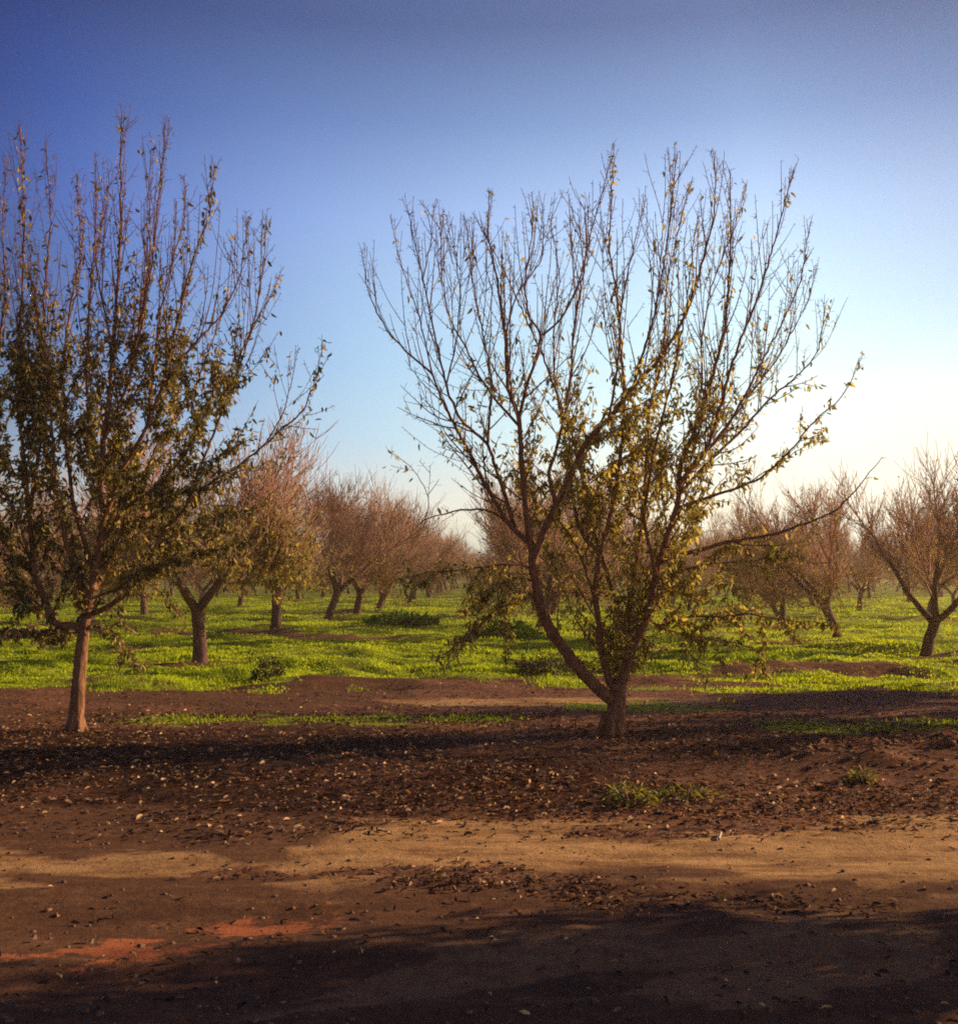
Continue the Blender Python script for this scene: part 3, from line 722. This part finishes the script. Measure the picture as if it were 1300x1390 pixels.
def stick(name, label, cat, pts, r0, r1, material, sub=()):
    P = np.array([[q[0], q[1], gz(q[0], q[1]) + q[2]] for q in pts]); o0 = P[0].copy()
    Q, _ = resample(P, .06); b = Buf(); b.tube(Q - o0, np.linspace(r0, r1, len(Q)), 7, True, .2)
    for (i, dx, dy, dz) in sub:
        k = int(i * (len(Q) - 1)); b.tube(np.array([Q[k], Q[k] + np.array([dx, dy, dz])]) - o0, [r1 * 1.1, r1 * .5], 5)
    o = b.build(name, material); o.location = o0; tag(o, label, cat)
stick('fallen_branch', 'dark fallen branch propped on the soil at the right edge', 'branch', [(3.95, 10.9, .02), (4.4, 10.7, .06), (4.8, 10.7, .16), (5.4, 10.6, .3)], .03, .016, M_BARK, ((.4, .1, .25, .12), (.6, .2, -.1, .1)))
stick('fallen_stick', 'thin straight stick lying on the litter right of the forked trunk', 'stick', [(2.5, 10.6, .02), (2.9, 10.66, .03), (3.35, 10.6, .02)], .011, .007, M_BARK)
stick('fallen_stick', 'short curved stick lying in the litter right of the left trunk', 'stick', [(-4.35, 12.2, .02), (-4.2, 12.0, .05), (-3.95, 11.9, .02)], .013, .007, M_FARTWIG)
m_, nt_, n_, l_ = mat('pale_wood')
p_ = N(n_, 'ShaderNodeBsdfPrincipled'); nz_ = N(n_, 'ShaderNodeTexNoise'); nz_.inputs['Scale'].default_value = 40
r_ = ramp(n_, [(.3, (.45, .34, .24)), (.7, (.7, .6, .48))]); l_.new(nz_.outputs['Fac'], r_.inputs[0]); l_.new(r_.outputs[0], p_.inputs['Base Color'])
p_.inputs['Roughness'].default_value = .8
l_.new(p_.outputs[0], N(n_, 'ShaderNodeOutputMaterial').inputs['Surface'])
stick('wood_splinter', 'short pale splinter of wood lying on the sunlit sand', 'splinter', [(1.44, 6.93, .012), (1.47, 7.02, .02), (1.49, 7.1, .015)], .007, .006, m_)

# ------------------------------------------------------------------ light, sky
sun = bpy.data.lights.new('sun', 'SUN'); sun.energy = 5; sun.angle = radians(.5); sun.color = (1.34, .95, .52)
so = bpy.data.objects.new('sun', sun); COL.objects.link(so)
from mathutils import Vector
so.rotation_euler = Vector(-SUN).to_track_quat('-Z', 'Y').to_euler()

w = bpy.data.worlds.new('World'); scene.world = w; w.use_nodes = True
nt = w.node_tree; nt.nodes.clear(); n, l = nt.nodes, nt.links
tc = N(n, 'ShaderNodeTexCoord')
sky = N(n, 'ShaderNodeTexSky', sky_type='NISHITA'); sky.sun_disc = False; sky.sun_elevation = SUN_EL; sky.sun_rotation = SUN_AZ
sk = N(n, 'ShaderNodeMix', data_type='RGBA', blend_type='MULTIPLY'); sk.inputs[0].default_value = 1; l.new(sky.outputs[0], sk.inputs[6]); sk.inputs[7].default_value = (.05, .05, .05, 1)
sep = N(n, 'ShaderNodeSeparateXYZ'); l.new(tc.outputs['Generated'], sep.inputs[0])
base = ramp(n, [(0, (1.2, .98, .64)), (.05, (1.15, 1.03, .80)), (.117, (.68, .89, .99)), (.18, (.50, .75, 1.0)), (.305, (.315, .48, .89)), (.38, (.155, .26, .58)), (.45, (.075, .125, .32)), (.6, (.045, .07, .24)), (1, (.03, .04, .17))])
l.new(sep.outputs['Z'], base.inputs[0])
dot = N(n, 'ShaderNodeVectorMath', operation='DOT_PRODUCT'); l.new(tc.outputs['Generated'], dot.inputs[0]); dot.inputs[1].default_value = tuple(SUN)
dm = N(n, 'ShaderNodeMapRange'); dm.inputs[1].default_value = -1; dm.inputs[2].default_value = 1; l.new(dot.outputs['Value'], dm.inputs[0])
# darker away from the sun, whiter towards it
dk = ramp(n, [(.25, (.16, .17, .26)), (.475, (.035, .052, .16)), (.55, (.36, .44, .69)), (.635, (1, 1, 1)), (.72, (1.6, 1.48, 1.22)), (.80, (2.1, 1.85, 1.4)), (.86, (1.6, 1.4, 1.1)), (1, (1.4, 1.2, 1.0))]); l.new(dm.outputs[0], dk.inputs[0])
zf = N(n, 'ShaderNodeMapRange', interpolation_type='SMOOTHSTEP'); zf.inputs[1].default_value = .0; zf.inputs[2].default_value = .26; zf.inputs[3].default_value = .35; zf.inputs[4].default_value = 1
l.new(sep.outputs['Z'], zf.inputs[0])
gm = N(n, 'ShaderNodeMix', data_type='RGBA', blend_type='MULTIPLY'); l.new(zf.outputs[0], gm.inputs[0]); l.new(base.outputs[0], gm.inputs[6]); l.new(dk.outputs[0], gm.inputs[7])
gl = ramp(n, [(.66, (0, 0, 0)), (.76, (.4, .4, .4)), (.82, (.9, .9, .9)), (.88, (1, 1, 1))]); l.new(dm.outputs[0], gl.inputs[0])
lo = N(n, 'ShaderNodeMapRange', interpolation_type='SMOOTHSTEP'); lo.inputs[1].default_value = .05; lo.inputs[2].default_value = .24; lo.inputs[3].default_value = 1; lo.inputs[4].default_value = 0
l.new(sep.outputs['Z'], lo.inputs[0])
gf = N(n, 'ShaderNodeMath', operation='MULTIPLY'); l.new(gl.outputs[0], gf.inputs[0]); l.new(lo.outputs[0], gf.inputs[1])
gx = N(n, 'ShaderNodeMix', data_type='RGBA'); l.new(gf.outputs[0], gx.inputs[0]); l.new(gm.outputs[2], gx.inputs[6]); gx.inputs[7].default_value = (1.5, 1.32, 1.02, 1)
fin = N(n, 'ShaderNodeMix', data_type='RGBA'); fin.inputs[0].default_value = .12; l.new(gx.outputs[2], fin.inputs[6]); l.new(sk.outputs[2], fin.inputs[7])
bg = N(n, 'ShaderNodeBackground'); bg.inputs['Strength'].default_value = 1; l.new(fin.outputs[2], bg.inputs['Color'])
l.new(bg.outputs[0], N(n, 'ShaderNodeOutputWorld').inputs['Surface'])

# ------------------------------------------------------------------ low warm haze lying over the whole orchard
hb = Buf(); x0, x1, y0, y1, z0, z1 = -420, 420, -60, 460, -1.5, 9
hb.add([[x0, y0, z0], [x1, y0, z0], [x1, y1, z0], [x0, y1, z0], [x0, y0, z1], [x1, y0, z1], [x1, y1, z1], [x0, y1, z1]],
       [[3, 2, 1, 0], [4, 5, 6, 7], [0, 1, 5, 4], [1, 2, 6, 5], [2, 3, 7, 6], [3, 0, 4, 7]])
m_, nt_, n_, l_ = mat('warm_haze')
vs = N(n_, 'ShaderNodeVolumeScatter'); vs.inputs['Color'].default_value = (1, .66, .36, 1); vs.inputs['Density'].default_value = HAZE; vs.inputs['Anisotropy'].default_value = .6
l_.new(vs.outputs[0], N(n_, 'ShaderNodeOutputMaterial').inputs['Volume'])
tag(hb.build('haze', m_, smooth=False), 'warm evening haze over the orchard', 'haze', kind='stuff')
scene.cycles.volume_bounces = 0

# ------------------------------------------------------------------ camera, render
cam = bpy.data.cameras.new('camera'); co = bpy.data.objects.new('camera', cam); COL.objects.link(co)
co.location = (0, 0, EYE); co.rotation_euler = (pi / 2 + PITCH, 0, 0)
cam.sensor_fit = 'AUTO'; cam.sensor_width = 36; cam.lens = F / 1390 * 36; cam.shift_y = -45 / 1390
cam.clip_end = 6000; cam.clip_start = .05
scene.camera = co
scene.view_settings.view_transform = 'Standard'; scene.view_settings.look = 'None'; scene.view_settings.exposure = 0; scene.view_settings.gamma = 1
scene.render.engine = 'CYCLES'
scene.cycles.max_bounces = 6; scene.cycles.transparent_max_bounces = 4
scene.cycles.use_denoising = False
scene.cycles.filter_width = 1.9
